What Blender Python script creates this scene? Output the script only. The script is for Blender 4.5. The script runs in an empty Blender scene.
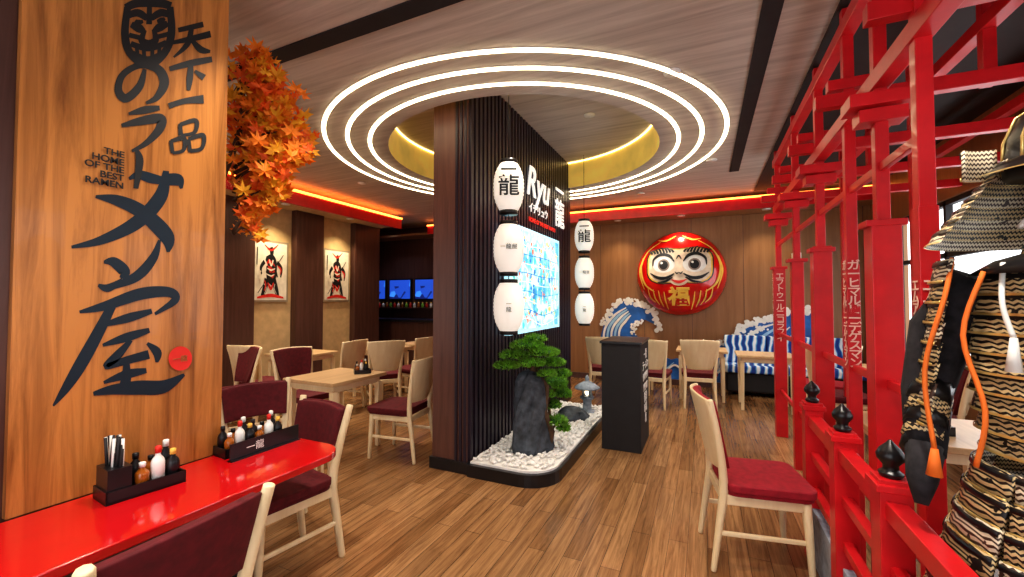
import bpy, bmesh, math, random
from mathutils import Vector, Matrix, Euler
random.seed(7)
S=bpy.context.scene
pi=math.pi
S.view_settings.view_transform='Standard'
try: S.view_settings.look='Medium High Contrast'
except Exception: pass
S.view_settings.exposure=.2
# ---------------------------------------------------------------- materials
def newmat(name):
    m=bpy.data.materials.new(name); m.use_nodes=True
    nt=m.node_tree; return m,nt,nt.nodes,nt.links,nt.nodes['Principled BSDF']
def c4(c): return (c[0],c[1],c[2],1)
def mat(name,col,rough=.5,metal=0,es=0,ecol=None,var=.12,ns=9,bump=0,coat=0,sheen=0):
    m,nt,N,L,P=newmat(name)
    tc=N.new('ShaderNodeTexCoord'); no=N.new('ShaderNodeTexNoise'); no.inputs['Scale'].default_value=ns; no.inputs['Detail'].default_value=4
    L.new(tc.outputs['Object'],no.inputs['Vector'])
    r=N.new('ShaderNodeValToRGB'); r.color_ramp.elements[0].position=.3; r.color_ramp.elements[1].position=.7
    r.color_ramp.elements[0].color=c4([x*(1-var) for x in col]); r.color_ramp.elements[1].color=c4([min(1,x*(1+var)) for x in col])
    L.new(no.outputs['Fac'],r.inputs['Fac']); L.new(r.outputs['Color'],P.inputs['Base Color'])
    P.inputs['Roughness'].default_value=rough; P.inputs['Metallic'].default_value=metal
    P.inputs['Coat Weight'].default_value=coat; P.inputs['Sheen Weight'].default_value=sheen
    if es: P.inputs['Emission Color'].default_value=c4(ecol or col); P.inputs['Emission Strength'].default_value=es
    if bump:
        b=N.new('ShaderNodeBump'); b.inputs['Strength'].default_value=bump; b.inputs['Distance'].default_value=.01
        L.new(no.outputs['Fac'],b.inputs['Height']); L.new(b.outputs['Normal'],P.inputs['Normal'])
    return m
def wood(name,c1,c2,rough=.4,axis='Z',fr=10,coat=0,lo=.3,hi=.7):
    m,nt,N,L,P=newmat(name)
    tc=N.new('ShaderNodeTexCoord'); mp=N.new('ShaderNodeMapping')
    sc=[fr,fr,fr]; sc['XYZ'.index(axis)]=fr*.06; mp.inputs['Scale'].default_value=sc
    no=N.new('ShaderNodeTexNoise'); no.inputs['Scale'].default_value=1.6; no.inputs['Detail'].default_value=9; no.inputs['Roughness'].default_value=.68; no.inputs['Distortion'].default_value=.5
    L.new(tc.outputs['Object'],mp.inputs['Vector']); L.new(mp.outputs['Vector'],no.inputs['Vector'])
    r=N.new('ShaderNodeValToRGB'); r.color_ramp.elements[0].position=lo; r.color_ramp.elements[1].position=hi
    r.color_ramp.elements[0].color=c4(c1); r.color_ramp.elements[1].color=c4(c2)
    L.new(no.outputs['Fac'],r.inputs['Fac']); L.new(r.outputs['Color'],P.inputs['Base Color'])
    P.inputs['Roughness'].default_value=rough; P.inputs['Coat Weight'].default_value=coat
    return m
def floormat():
    m,nt,N,L,P=newmat('floor_planks')
    tc=N.new('ShaderNodeTexCoord'); mp=N.new('ShaderNodeMapping'); mp.inputs['Rotation'].default_value=(0,0,pi/2)
    br=N.new('ShaderNodeTexBrick'); br.inputs['Scale'].default_value=1; br.inputs['Brick Width'].default_value=1.2; br.inputs['Row Height'].default_value=.11
    br.inputs['Mortar Size'].default_value=.0014; br.offset=.37; br.inputs['Bias'].default_value=0
    br.inputs['Color1'].default_value=(.25,.125,.05,1); br.inputs['Color2'].default_value=(.43,.24,.11,1); br.inputs['Mortar'].default_value=(.06,.028,.014,1)
    L.new(tc.outputs['Object'],mp.inputs['Vector']); L.new(mp.outputs['Vector'],br.inputs['Vector'])
    m2=N.new('ShaderNodeMapping'); m2.inputs['Scale'].default_value=(26,1.3,1)
    no=N.new('ShaderNodeTexNoise'); no.inputs['Scale'].default_value=1.5; no.inputs['Detail'].default_value=10; no.inputs['Roughness'].default_value=.72; no.inputs['Distortion'].default_value=.8
    L.new(tc.outputs['Object'],m2.inputs['Vector']); L.new(m2.outputs['Vector'],no.inputs['Vector'])
    r=N.new('ShaderNodeValToRGB'); r.color_ramp.elements[0].position=.36; r.color_ramp.elements[1].position=.62
    r.color_ramp.elements[0].color=(.3,.24,.2,1); r.color_ramp.elements[1].color=(1.0,1.0,1.0,1)
    L.new(no.outputs['Fac'],r.inputs['Fac'])
    mx=N.new('ShaderNodeMix'); mx.data_type='RGBA'; mx.blend_type='MULTIPLY'; mx.inputs[0].default_value=.8
    L.new(br.outputs['Color'],mx.inputs[6]); L.new(r.outputs['Color'],mx.inputs[7]); L.new(mx.outputs[2],P.inputs['Base Color'])
    P.inputs['Roughness'].default_value=.24
    return m
def ramp_tex(name,kind,scale,cols,es=0,rough=.5,mapscale=(1,1,1),interp='CONSTANT'):
    m,nt,N,L,P=newmat(name)
    tc=N.new('ShaderNodeTexCoord'); mp=N.new('ShaderNodeMapping'); mp.inputs['Scale'].default_value=mapscale
    t=N.new(kind); t.inputs['Scale'].default_value=scale
    if kind=='ShaderNodeTexWave': t.inputs['Distortion'].default_value=5; t.inputs['Detail'].default_value=2
    L.new(tc.outputs['Object'],mp.inputs['Vector']); L.new(mp.outputs['Vector'],t.inputs['Vector'])
    r=N.new('ShaderNodeValToRGB'); r.color_ramp.interpolation=interp
    e=r.color_ramp.elements
    while len(e)<len(cols): e.new(.5)
    for i,(p,c) in enumerate(cols): e[i].position=p; e[i].color=c4(c)
    src=t.outputs['Color'] if kind=='ShaderNodeTexVoronoi' else t.outputs[0]
    L.new(src,r.inputs['Fac']); L.new(r.outputs['Color'],P.inputs['Base Color']); P.inputs['Roughness'].default_value=rough
    if es: L.new(r.outputs['Color'],P.inputs['Emission Color']); P.inputs['Emission Strength'].default_value=es
    return m
def lacing(name,c1,c2):
    m,nt,N,L,P=newmat(name)
    tc=N.new('ShaderNodeTexCoord'); sp=N.new('ShaderNodeSeparateXYZ'); L.new(tc.outputs['Object'],sp.inputs[0])
    def M(op,a,b):
        n=N.new('ShaderNodeMath'); n.operation=op
        for i,v in enumerate((a,b)):
            if v is None: continue
            if isinstance(v,(int,float)): n.inputs[i].default_value=v
            else: L.new(v,n.inputs[i])
        return n.outputs[0]
    xy=M('ADD',sp.outputs[0],sp.outputs[1]); s=M('MULTIPLY',M('ABSOLUTE',M('SUBTRACT',M('FRACT',M('MULTIPLY',xy,75),None),.5),None),.011)
    v=M('FRACT',M('MULTIPLY',M('ADD',sp.outputs[2],s),82),None); g=M('GREATER_THAN',v,.45)
    no=N.new('ShaderNodeTexNoise'); no.inputs['Scale'].default_value=30; L.new(tc.outputs['Object'],no.inputs['Vector'])
    g=M('MULTIPLY',g,M('GREATER_THAN',no.outputs['Fac'],.35))
    mx=N.new('ShaderNodeMix'); mx.data_type='RGBA'; L.new(g,mx.inputs[0]); mx.inputs[6].default_value=c4(c1); mx.inputs[7].default_value=c4(c2)
    L.new(mx.outputs[2],P.inputs['Base Color']); P.inputs['Roughness'].default_value=.45
    return m
RED=mat('red_lacquer',(.6,.01,.016),.38,coat=.12)
REDT=mat('red_table_gloss',(.58,.006,.01),.12,coat=.6,var=.04)
BLACK=mat('black_lacquer',(.012,.011,.013),.28)
BLACKM=mat('black_matte',(.02,.018,.02),.7)
CREAM=wood('cream_ash_wood',(.8,.62,.36),(.93,.78,.52),.4,'Z',8)
OAKT=wood('light_oak_top',(.5,.32,.16),(.68,.47,.26),.35,'Y',12)
VELV=mat('maroon_velvet',(.11,.005,.01),.85,ns=30,var=.25)
VELR=mat('crimson_velvet',(.32,.008,.022),.8,ns=30,var=.2)
SIGNW=wood('teak_sign_wood',(.2,.068,.014),(.54,.225,.058),.3,'Z',11,coat=.15,lo=.32,hi=.6)
DARKW=wood('dark_plum_wood',(.06,.024,.018),(.12,.055,.042),.35,'Z',14)
COLW=wood('column_brown_wood',(.09,.035,.025),(.17,.075,.053),.35,'Z',12)
SLAT=wood('dark_slat_wood',(.014,.01,.02),(.035,.022,.038),.35,'Z',14)
BACKW=wood('brown_wood_wall',(.24,.11,.04),(.38,.19,.08),.4,'Z',6)
TANW=mat('tan_wall',(.58,.41,.22),.8)
CEILM=wood('grey_ceiling_wood',(.37,.32,.28),(.6,.54,.48),.6,'X',9,lo=.28,hi=.62)
GOLDC=mat('gold_cove_glow',(.78,.55,.12),.5,es=.2,ecol=(.95,.64,.14),ns=2,var=.3)  # gold paint with a faint glow standing in for cove lighting
GOLD=mat('gold',(.8,.58,.22),.3,metal=.7)
GOLDP=mat('gold_paint',(.85,.55,.1),.4)
WHITE=mat('white_paint',(.85,.84,.8),.5)
LED=mat('led_warm_white',(1,.95,.85),.5,es=8,ecol=(1,.82,.52),var=0)
LEDO=mat('led_orange',(1,.3,.05),.5,es=6,ecol=(1,.24,.04),var=0)
LEDG=mat('led_gold',(1,.7,.3),.5,es=4,ecol=(1,.74,.28),var=0)
PAPER=mat('lantern_paper',(.9,.87,.8),.7,es=.3,ecol=(1,.94,.84),var=.02)
INK=mat('ink_black',(.008,.01,.013),.5)
TEAL=mat('ink_teal',(.004,.016,.03),.4)
SEAL=mat('seal_red',(.7,.03,.02),.5)
STONE=mat('slate_rock',(.06,.072,.09),.7,var=.6,ns=14,bump=.7)
GREY=mat('grey_stone',(.3,.34,.4),.8,var=.3,ns=25,bump=.3)
PEB=mat('white_pebble',(.88,.86,.83),.6)
GREEN=mat('pine_green',(.19,.42,.04),.6,var=.5,ns=30)
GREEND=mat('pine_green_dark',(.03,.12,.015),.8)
BARK=mat('bark',(.1,.055,.03),.9,var=.4,ns=20,bump=.5)
ORG=[mat('maple_orange',(1,.25,.01),.6,var=.15),mat('maple_red',(1,.14,.01),.6,var=.2),mat('maple_amber',(1,.42,.02),.6,var=.15)]
BLUE=mat('wave_blue',(.02,.13,.45),.5,var=.4,ns=5); BLUEL=mat('wave_light_blue',(.35,.6,.82),.5); BLUED=mat('wave_deep_blue',(.01,.04,.18),.5)
BENCHM=ramp_tex('wave_pattern_fabric','ShaderNodeTexWave',3,[(0,(.01,.05,.3)),(.35,(.03,.2,.6)),(.6,(.3,.6,.85)),(.82,(.85,.9,.95))],rough=.8)
GLASSA=mat('amber_bottle',(.35,.1,.01),.12,coat=.5)
SKIN=mat('daruma_cream',(.8,.66,.5),.4,var=.2); DRED=mat('daruma_red',(.62,.008,.008),.22,coat=.8,var=.25,ns=4)
LACE=lacing('armor_lacing',(.014,.012,.012),(.66,.5,.26)); LACE2=lacing('armor_lacing_pale',(.06,.03,.02),(.8,.7,.52))
ORCORD=mat('orange_cord',(.8,.18,.02),.7); CLOTH=mat('black_cloth',(.02,.018,.022),.95,var=.5,ns=40)
SCREEN=ramp_tex('screen_blue','ShaderNodeTexVoronoi',7,[(0,(.01,.02,.15)),(.35,(.02,.08,.5)),(.7,(.05,.25,.8)),(.85,(.6,.8,1))],es=.8)
MAPART=ramp_tex('illustrated_map','ShaderNodeTexNoise',3.2,[(.3,(.05,.35,.6)),(.42,(.15,.6,.8)),(.5,(.65,.88,.95)),(.56,(.28,.72,.8)),(.66,(.7,.9,.78))],es=.62,interp='LINEAR')
FLOORM=floormat()
# ---------------------------------------------------------------- mesh builder
class B:
    def __init__(s): s.v=[];s.f=[];s.m=[];s.sm=[];s.mats=[]
    def mi(s,m):
        if m not in s.mats: s.mats.append(m)
        return s.mats.index(m)
    def add(s,vs,fs,m,smooth=False,M=None):
        o=len(s.v); k=s.mi(m)
        s.v+=[(M@Vector(p)) if M else Vector(p) for p in vs]
        for f in fs: s.f.append([i+o for i in f]); s.m.append(k); s.sm.append(smooth)
        return s
    def box(s,x0,x1,y0,y1,z0,z1,m,M=None):
        return s.add([(x0,y0,z0),(x1,y0,z0),(x1,y1,z0),(x0,y1,z0),(x0,y0,z1),(x1,y0,z1),(x1,y1,z1),(x0,y1,z1)],[(0,3,2,1),(4,5,6,7),(0,1,5,4),(1,2,6,5),(2,3,7,6),(3,0,4,7)],m,False,M)
    def tube(s,pts,rs,m,seg=8,M=None,smooth=True):
        pts=[Vector(p) for p in pts]
        if isinstance(rs,(int,float)): rs=[rs]*len(pts)
        vs=[];fs=[];ref=None
        for i,p in enumerate(pts):
            t=(pts[min(i+1,len(pts)-1)]-pts[max(i-1,0)]).normalized()
            if ref is None:
                ref=Vector((1,0,0)) if abs(t.x)<.8 else Vector((0,1,0))
            a=(ref-t*ref.dot(t)).normalized(); b=t.cross(a); ref=a
            for k in range(seg):
                an=2*pi*(k+.5)/seg; vs.append(p+(a*math.cos(an)+b*math.sin(an))*rs[i])
        n=len(pts)
        for i in range(n-1):
            for k in range(seg): fs.append((i*seg+k,i*seg+(k+1)%seg,(i+1)*seg+(k+1)%seg,(i+1)*seg+k))
        fs.append(tuple(range(seg))[::-1]); fs.append(tuple((n-1)*seg+k for k in range(seg)))
        return s.add(vs,fs,m,smooth and seg>4,M)
    def lathe(s,prof,c,m,seg=24,M=None,smooth=True,rf=None):
        vs=[];fs=[]
        for r,z in prof:
            for k in range(seg):
                an=2*pi*k/seg; rr=max(r,1e-4)*(rf(an,z) if rf else 1); vs.append((c[0]+rr*math.cos(an),c[1]+rr*math.sin(an),c[2]+z))
        for i in range(len(prof)-1):
            for k in range(seg): fs.append((i*seg+k,i*seg+(k+1)%seg,(i+1)*seg+(k+1)%seg,(i+1)*seg+k))
        fs.append(tuple(range(seg))[::-1]); fs.append(tuple((len(prof)-1)*seg+k for k in range(seg)))
        return s.add(vs,fs,m,smooth,M)
    def ell(s,c,r,m,seg=16,rings=8,M=None,smooth=True):
        prof=[(math.sin(pi*i/rings),-math.cos(pi*i/rings)) for i in range(rings+1)]
        vs=[];fs=[]
        for a,z in prof:
            for k in range(seg):
                an=2*pi*k/seg; vs.append((c[0]+r[0]*max(a,1e-4)*math.cos(an),c[1]+r[1]*max(a,1e-4)*math.sin(an),c[2]+r[2]*z))
        for i in range(rings):
            for k in range(seg): fs.append((i*seg+k,i*seg+(k+1)%seg,(i+1)*seg+(k+1)%seg,(i+1)*seg+k))
        return s.add(vs,fs,m,smooth,M)
    def extr(s,poly,z0,z1,m,M=None):
        n=len(poly); vs=[(x,y,z0) for x,y in poly]+[(x,y,z1) for x,y in poly]
        fs=[tuple(range(n))[::-1],tuple(range(n,2*n))]+[(i,(i+1)%n,n+(i+1)%n,n+i) for i in range(n)]
        return s.add(vs,fs,m,False,M)
    def grid(s,nu,nv,fn,m,smooth=True,M=None):
        vs=[fn(i/nu,j/nv) for j in range(nv+1) for i in range(nu+1)]
        fs=[(j*(nu+1)+i,j*(nu+1)+i+1,(j+1)*(nu+1)+i+1,(j+1)*(nu+1)+i) for j in range(nv) for i in range(nu)]
        return s.add(vs,fs,m,smooth,M)
    def slab(s,nu,nv,fn,off,m,M=None):
        off=Vector(off); a=[Vector(fn(i/nu,j/nv)) for j in range(nv+1) for i in range(nu+1)]
        n=len(a); vs=a+[p+off for p in a]; W=nu+1
        f1=[(j*W+i,j*W+i+1,(j+1)*W+i+1,(j+1)*W+i) for j in range(nv) for i in range(nu)]
        fs=f1+[tuple(k+n for k in f[::-1]) for f in f1]
        ring=[i for i in range(W)]+[j*W+nu for j in range(1,nv+1)]+[nv*W+i for i in range(nu-1,-1,-1)]+[j*W for j in range(nv-1,0,-1)]
        for q in range(len(ring)):
            a0=ring[q];b0=ring[(q+1)%len(ring)]; fs.append((a0,a0+n,b0+n,b0))
        return s.add(vs,fs,m,True,M)
    def mesh(s,name,shift=None):
        if shift is None: shift=Vector((0,0,0))
        me=bpy.data.meshes.new(name); me.from_pydata([tuple(p-shift) for p in s.v],[],s.f)
        for m in s.mats: me.materials.append(m)
        me.polygons.foreach_set('material_index',s.m); me.polygons.foreach_set('use_smooth',s.sm); me.update()
        bm=bmesh.new(); bm.from_mesh(me); bmesh.ops.recalc_face_normals(bm,faces=bm.faces); bm.to_mesh(me); bm.free()
        return me
    def fin(s,name,bevel=0,parent=None,center=True,seg=2):
        sh=Vector((0,0,0))
        if center:
            xs=[p.x for p in s.v];ys=[p.y for p in s.v];zs=[p.z for p in s.v]
            sh=Vector(((min(xs)+max(xs))/2,(min(ys)+max(ys))/2,min(zs)))
        o=bpy.data.objects.new(name,s.mesh(name,sh)); o.location=sh; S.collection.objects.link(o)
        if bevel:
            b=o.modifiers.new('bevel','BEVEL'); b.width=bevel; b.segments=seg; b.limit_method='ANGLE'; b.angle_limit=.7
        if parent: setp(o,parent)
        return o
def setp(o,p):
    bpy.context.view_layer.update(); o.parent=p; o.matrix_parent_inverse=p.matrix_world.inverted()
def place(me,name,loc,rz,bevel=0):
    o=bpy.data.objects.new(name,me); o.location=loc; o.rotation_euler=(0,0,math.radians(rz)); S.collection.objects.link(o)
    if bevel:
        b=o.modifiers.new('bevel','BEVEL'); b.width=bevel; b.segments=2; b.limit_method='ANGLE'; b.angle_limit=.8
    return o
def text(name,t,size,loc,rot,m,parent,ext=.002,off=0,shear=0,line=1,ax='CENTER'):
    c=bpy.data.curves.new(name,'FONT'); c.body=t; c.size=size; c.extrude=ext; c.offset=off; c.shear=shear; c.space_line=line; c.align_x=ax; c.align_y='CENTER'
    c.materials.append(m); o=bpy.data.objects.new(name,c); o.location=loc; o.rotation_euler=rot; S.collection.objects.link(o)
    if parent: setp(o,parent)
    return o
FX=(pi/2,0,pi/2); FY=(pi/2,0,0)   # text facing +X / facing -Y
def rrect(x0,x1,y0,y1,r,n=6,corners=(1,1,1,1)):
    P=[]
    for k,(cx,cy,a) in enumerate(((x1,y1,0),(x0,y1,90),(x0,y0,180),(x1,y0,270))):
        rr=r*corners[k] if corners[k] else 0
        sx=-1 if cx==x1 else 1; sy=-1 if cy==y1 else 1
        if rr==0: P.append((cx,cy)); continue
        for i in range(n+1):
            an=math.radians(a+90*i/n); P.append((cx+sx*rr+rr*math.cos(an),cy+sy*rr+rr*math.sin(an)))
    return P
def catmull(p,n=8):
    if len(p)<3: 
        return [tuple(p[0][k]+(p[1][k]-p[0][k])*i/n for k in range(len(p[0]))) for i in range(n+1)]
    q=[p[0]]+list(p)+[p[-1]]; out=[]
    for i in range(1,len(q)-2):
        for j in range(n):
            t=j/n; out.append(tuple(.5*((2*q[i][k])+(-q[i-1][k]+q[i+1][k])*t+(2*q[i-1][k]-5*q[i][k]+4*q[i+1][k]-q[i+2][k])*t*t+(-q[i-1][k]+3*q[i][k]-3*q[i+1][k]+q[i+2][k])*t**3) for k in range(len(p[0]))))
    out.append(tuple(p[-1])); return out
def stroke(b,pts,fn,m,ws=1,n=8):
    P=catmull(pts,n); vs=[];fs=[]
    for i,p in enumerate(P):
        a=P[max(i-1,0)];c=P[min(i+1,len(P)-1)]; dx,dy=c[0]-a[0],c[1]-a[1]; l=math.hypot(dx,dy) or 1
        w=p[2]*ws/2; nx,ny=-dy/l*w,dx/l*w
        vs.append(fn(p[0]+nx,p[1]+ny)); vs.append(fn(p[0],p[1])); vs.append(fn(p[0]-nx,p[1]-ny))
    for i in range(len(P)-1):
        fs.append((3*i,3*i+1,3*i+4,3*i+3)); fs.append((3*i+1,3*i+2,3*i+5,3*i+4))
    b.add(vs,fs,m)
# ---------------------------------------------------------------- room shell
H=3.2; CX,CY=-1.95,4.57; RR=1.54
X0,X1,Y0,Y1=-8.5,2.3,-2.2,8.0
b=B(); b.box(X0-.15,X1+.15,Y0-.15,Y1+.15,-.12,0,FLOORM); b.fin('floor',center=False)
b=B(); n=64; vs=[];fs=[]
def edge(an):
    dx,dy=math.cos(an),math.sin(an); t=min((X1-CX)/dx if dx>1e-9 else 1e9,(X0-CX)/dx if dx<-1e-9 else 1e9,(Y1-CY)/dy if dy>1e-9 else 1e9,(Y0-CY)/dy if dy<-1e-9 else 1e9)
    return (CX+dx*t,CY+dy*t)
angs=sorted([2*pi*k/n for k in range(n)]+[math.atan2(y-CY,x-CX)%(2*pi) for x in (X0,X1) for y in (Y0,Y1)])
n=len(angs)
for a in angs:
    vs.append((CX+RR*math.cos(a),CY+RR*math.sin(a),H)); e=edge(a); vs.append((e[0],e[1],H))
for k in range(n):
    j=(k+1)%n; fs.append((2*k,2*k+1,2*j+1,2*j))
b.add(vs,fs,CEILM)
b.add([(CX+RR*math.cos(a),CY+RR*math.sin(a),z) for z in (H,H+.38) for a in angs],[(k,(k+1)%n,n+(k+1)%n,n+k) for k in range(n)],GOLDC,True)
b.add([(CX+RR*math.cos(a),CY+RR*math.sin(a),H+.38) for a in angs],[tuple(range(n))],CEILM)
b.add([(X0-.2,Y0-.2,H+.45),(X1+.2,Y0-.2,H+.45),(X1+.2,Y1+.2,H+.45),(X0-.2,Y1+.2,H+.45)],[(0,1,2,3)],BLACKM)
b.fin('ceiling',center=False)
# concentric led rings
b=B(); n=96
for r in (1.73,1.95,2.17):
    for m,r0,r1,z in ((LED,r-.015,r+.015,H-.014),(WHITE,r-.024,r+.024,H-.006)):
        b.add([(CX+q*math.cos(2*pi*k/n),CY+q*math.sin(2*pi*k/n),zz) for q,zz in ((r0,z),(r1,z),(r1,H-.001),(r0,H-.001)) for k in range(n)],
              [(i*n+k,i*n+(k+1)%n,((i+1)%4)*n+(k+1)%n,((i+1)%4)*n+k) for i in range(4) for k in range(n)],m)
b.add([(CX+q*math.cos(2*pi*k/n),CY+q*math.sin(2*pi*k/n),zz) for q,zz in ((RR-.02,H+.365),(RR-.005,H+.365),(RR-.005,H+.378),(RR-.02,H+.378)) for k in range(n)],
      [(i*n+k,i*n+(k+1)%n,((i+1)%4)*n+(k+1)%n,((i+1)%4)*n+k) for i in range(4) for k in range(n)],LEDG)
b.fin('led_ring_light')
B().box(-3.7,-.9,1.88,2.0,H-.012,H-.001,BLACKM).fin('trim_ceiling_slot_a')
B().box(.32,.43,1.6,6.2,H-.012,H-.001,BLACKM).fin('trim_ceiling_slot_b')
B().box(.72,X1,Y0,7.4,H-.02,H-.001,mat('dark_ceiling_board',(.02,.016,.015),.6)).fin('trim_dark_ceiling')
# walls
B().box(-6.15,-6,Y0,6.5,0,H,TANW).fin('wall_left')
B().box(X0-.15,-6.15,6.35,6.5,0,H,DARKW).fin('wall_alcove')
B().box(X0-.15,X0,6.5,Y1,0,H,DARKW).fin('wall_far_left')
bw=B(); bw.box(-4.2,X1,Y1,Y1+.15,0,H,BACKW); bw.box(X0-.15,-4.2,Y1,Y1+.15,0,H,DARKW)
for i in range(9): bw.box(-4.2+i*.8,-4.194+i*.8,Y1-.004,Y1,0,H,DARKW)
bw.fin('wall_back')
def winwall(name,along,pos,a0,a1,spans,z0,z1,t):
    b=B()
    def bx(p,q,zz0,zz1,m,th=t):
        if along=='Y': b.box(pos,pos+th,p,q,zz0,zz1,m)
        else: b.box(p,q,pos-th,pos,zz0,zz1,m)
    cur=a0
    for s,e in spans: bx(cur,s,0,H,BACKW); cur=e; bx(s,e,0,z0,BACKW); bx(s,e,z1,H,BACKW)
    bx(cur,a1,0,H,BACKW); b.fin(name)
    for i,(s,e) in enumerate(spans):
        b=B(); k=.05
        def fx(p,q,zz0,zz1):
            if along=='Y': b.box(pos+.03,pos+.09,p,q,zz0,zz1,BLACKM)
            else: b.box(p,q,pos-.09,pos-.03,zz0,zz1,BLACKM)
        fx(s,s+k,z0,z1);fx(e-k,e,z0,z1);fx(s,e,z0,z0+k);fx(s,e,z1-k,z1);fx((s+e)/2-.025,(s+e)/2+.025,z0,z1);fx(s,e,1.95,2.0)
        b.fin('window_'+name[5:]+'_%d'%(i+1))
winwall('wall_right','Y',X1,Y0,Y1,[(-1.6,.2),(.5,2.3),(2.6,4.4),(4.7,7.2)],.75,2.55,.15)
winwall('wall_front','X',Y0,X0,X1,[(-7.5,-5.2),(-4.8,-2.5),(-2.1,1.8)],.4,2.8,.15)  # unseen window openings behind the camera, added to let in soft fill
# cove fascias (red with orange led line)
b=B(); b.box(-5.995,-5.45,-2.2,6.5,2.93,2.97,TANW); b.box(-5.47,-5.42,-2.2,6.6,2.9,3.08,RED); b.box(-5.52,-5.47,-2.2,6.6,3.08,3.1,LEDO)
b.box(-5.42,-5.4,-2.2,6.6,3.09,3.115,LEDO)
b.fin('trim_cove_left')
b=B(); b.box(X0,X1,7.5,Y1,2.93,2.97,BACKW); b.box(-5.42,X1,7.45,7.5,2.92,3.1,RED); b.box(-5.42,X1,7.43,7.45,3.09,3.115,LEDO)
b.fin('trim_cove_back')
b=B()
for y0,y1 in ((3.35,3.95),(4.62,5.15),(5.85,6.5)):
    b.box(-5.999,-5.88,y0,y1,0,2.93,DARKW)
b.fin('trim_wall_pilasters',.004)
B().box(-5.995,-5.96,-2.2,6.5,0,.1,DARKW).fin('baseboard_left')
B().box(-4.2,X1,7.965,7.995,0,.1,DARKW).fin('baseboard_back')
# ---------------------------------------------------------------- central column
b=B(); b.box(-2.24,-1.88,3.17,6.2,0,H+.38,COLW)
for i in range(38):
    y=3.19+i*.08; b.box(-1.88,-1.855,y,y+.045,.1,H+.375,SLAT)
b.box(-1.882,-1.878,3.18,6.19,.1,H+.375,SLAT)
for i in range(3): b.box(-2.0+i*.045,-1.975+i*.045,3.155,3.17,.1,H+.375,SLAT)
b.box(-2.26,-1.86,3.15,6.22,0,.1,BLACK)
col=b.fin('slatted_column',.003)
# light box map
b=B(); b.box(-1.85,-1.79,3.85,5.45,1.14,2.3,mat('blue_frame',(.5,.8,.95),.4,es=.6,ecol=(.45,.85,1))); b.box(-1.79,-1.786,3.89,5.41,1.18,2.26,MAPART)
ICO=[mat('icon_%d'%i,c,.5,es=.5,ecol=c) for i,c in enumerate(((.85,.95,1),(.03,.25,.6),(.9,.5,.15),(.05,.5,.45),(.8,.2,.1),(.1,.65,.8),(.85,.85,.3)))]
for i in range(260):
    cy,cz=random.uniform(3.95,5.35),random.uniform(1.22,2.2); r=random.uniform(.012,.04); k=random.choice((3,4,5,6,8)); ph=random.random()*6; xx=-1.7855+i*.00001
    b.add([(xx,cy+r*math.cos(ph+2*pi*q/k),cz+r*random.uniform(.7,1.2)*math.sin(ph+2*pi*q/k)) for q in range(k)],[tuple(range(k))],random.choice(ICO))
for i in range(9):
    stroke(b,[(3.92,1.25+i*.11,.006),(4.3,1.3+i*.1,.01),(4.8,1.2+i*.115,.01),(5.38,1.28+i*.1,.006)],lambda y,z,i=i:(-1.7825+i*.00002,y,z),ICO[i%2])
for i in range(9): stroke(b,[(4.0+i*.16,1.2,.006),(3.96+i*.165,1.6,.008),(4.05+i*.155,2.22,.006)],lambda y,z,i=i:(-1.782+i*.00002,y,z),ICO[0])
b.fin('illuminated_map_lightbox')
# Ryu sign
e=bpy.data.objects.new('restaurant_logo_sign',None); e.location=(-1.83,4.8,2.75); S.collection.objects.link(e)
SW=mat('sign_white',(.95,.95,.93),.4,es=.4,ecol=(1,1,1),var=0)
text('script','Ryu',.5,(-1.835,4.78,2.88),FX,SW,e,.006,.006,.25)
text('kanji','龍',.42,(-1.835,5.62,2.68),FX,SW,e,.005,.004,0,.9)
text('kanji_top','一',.36,(-1.835,5.62,3.0),FX,SW,e,.005,.004,0,.9)
text('katakana','イチリュウ',.13,(-1.835,4.8,2.58),FX,SW,e,.004,.001)
text('subtitle','HOME OF THE BEST RAMEN',.075,(-1.835,4.95,2.44),FX,mat('sign_red',(.8,.03,.02),.4,es=.4),e,.004)
# planter
b=B(); out=rrect(-1.85,-1.1,3.12,5.5,.28,8,(1,0,0,1)); inn=rrect(-1.84,-1.13,3.16,5.47,.25,8,(1,0,0,1))
b.extr(out,0,.1,BLACK); b.extr(inn,.1,.118,PEB)
b.fin('planter_plinth')
b=B()
ico=bmesh.new(); bmesh.ops.create_icosphere(ico,subdivisions=1,radius=1); iv=[v.co.copy() for v in ico.verts]; jf=[[v.index for v in f.verts] for f in ico.faces]; ico.free()
for i in range(1500):
    x=random.uniform(-1.82,-1.15); y=random.uniform(3.18,5.45)
    if x>-1.35 and y<3.4 and math.hypot(x+1.38,y-3.41)>.22: continue
    r=random.uniform(.012,.022); a=random.random()*6
    b.add([(x+p.x*r*1.3*math.cos(a)-p.y*r*math.sin(a),y+p.x*r*1.3*math.sin(a)+p.y*r*math.cos(a),.122+r*.5+p.z*r*.7+random.random()*.008) for p in iv],jf,PEB,True)
b.fin('white_pebbles')
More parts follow.
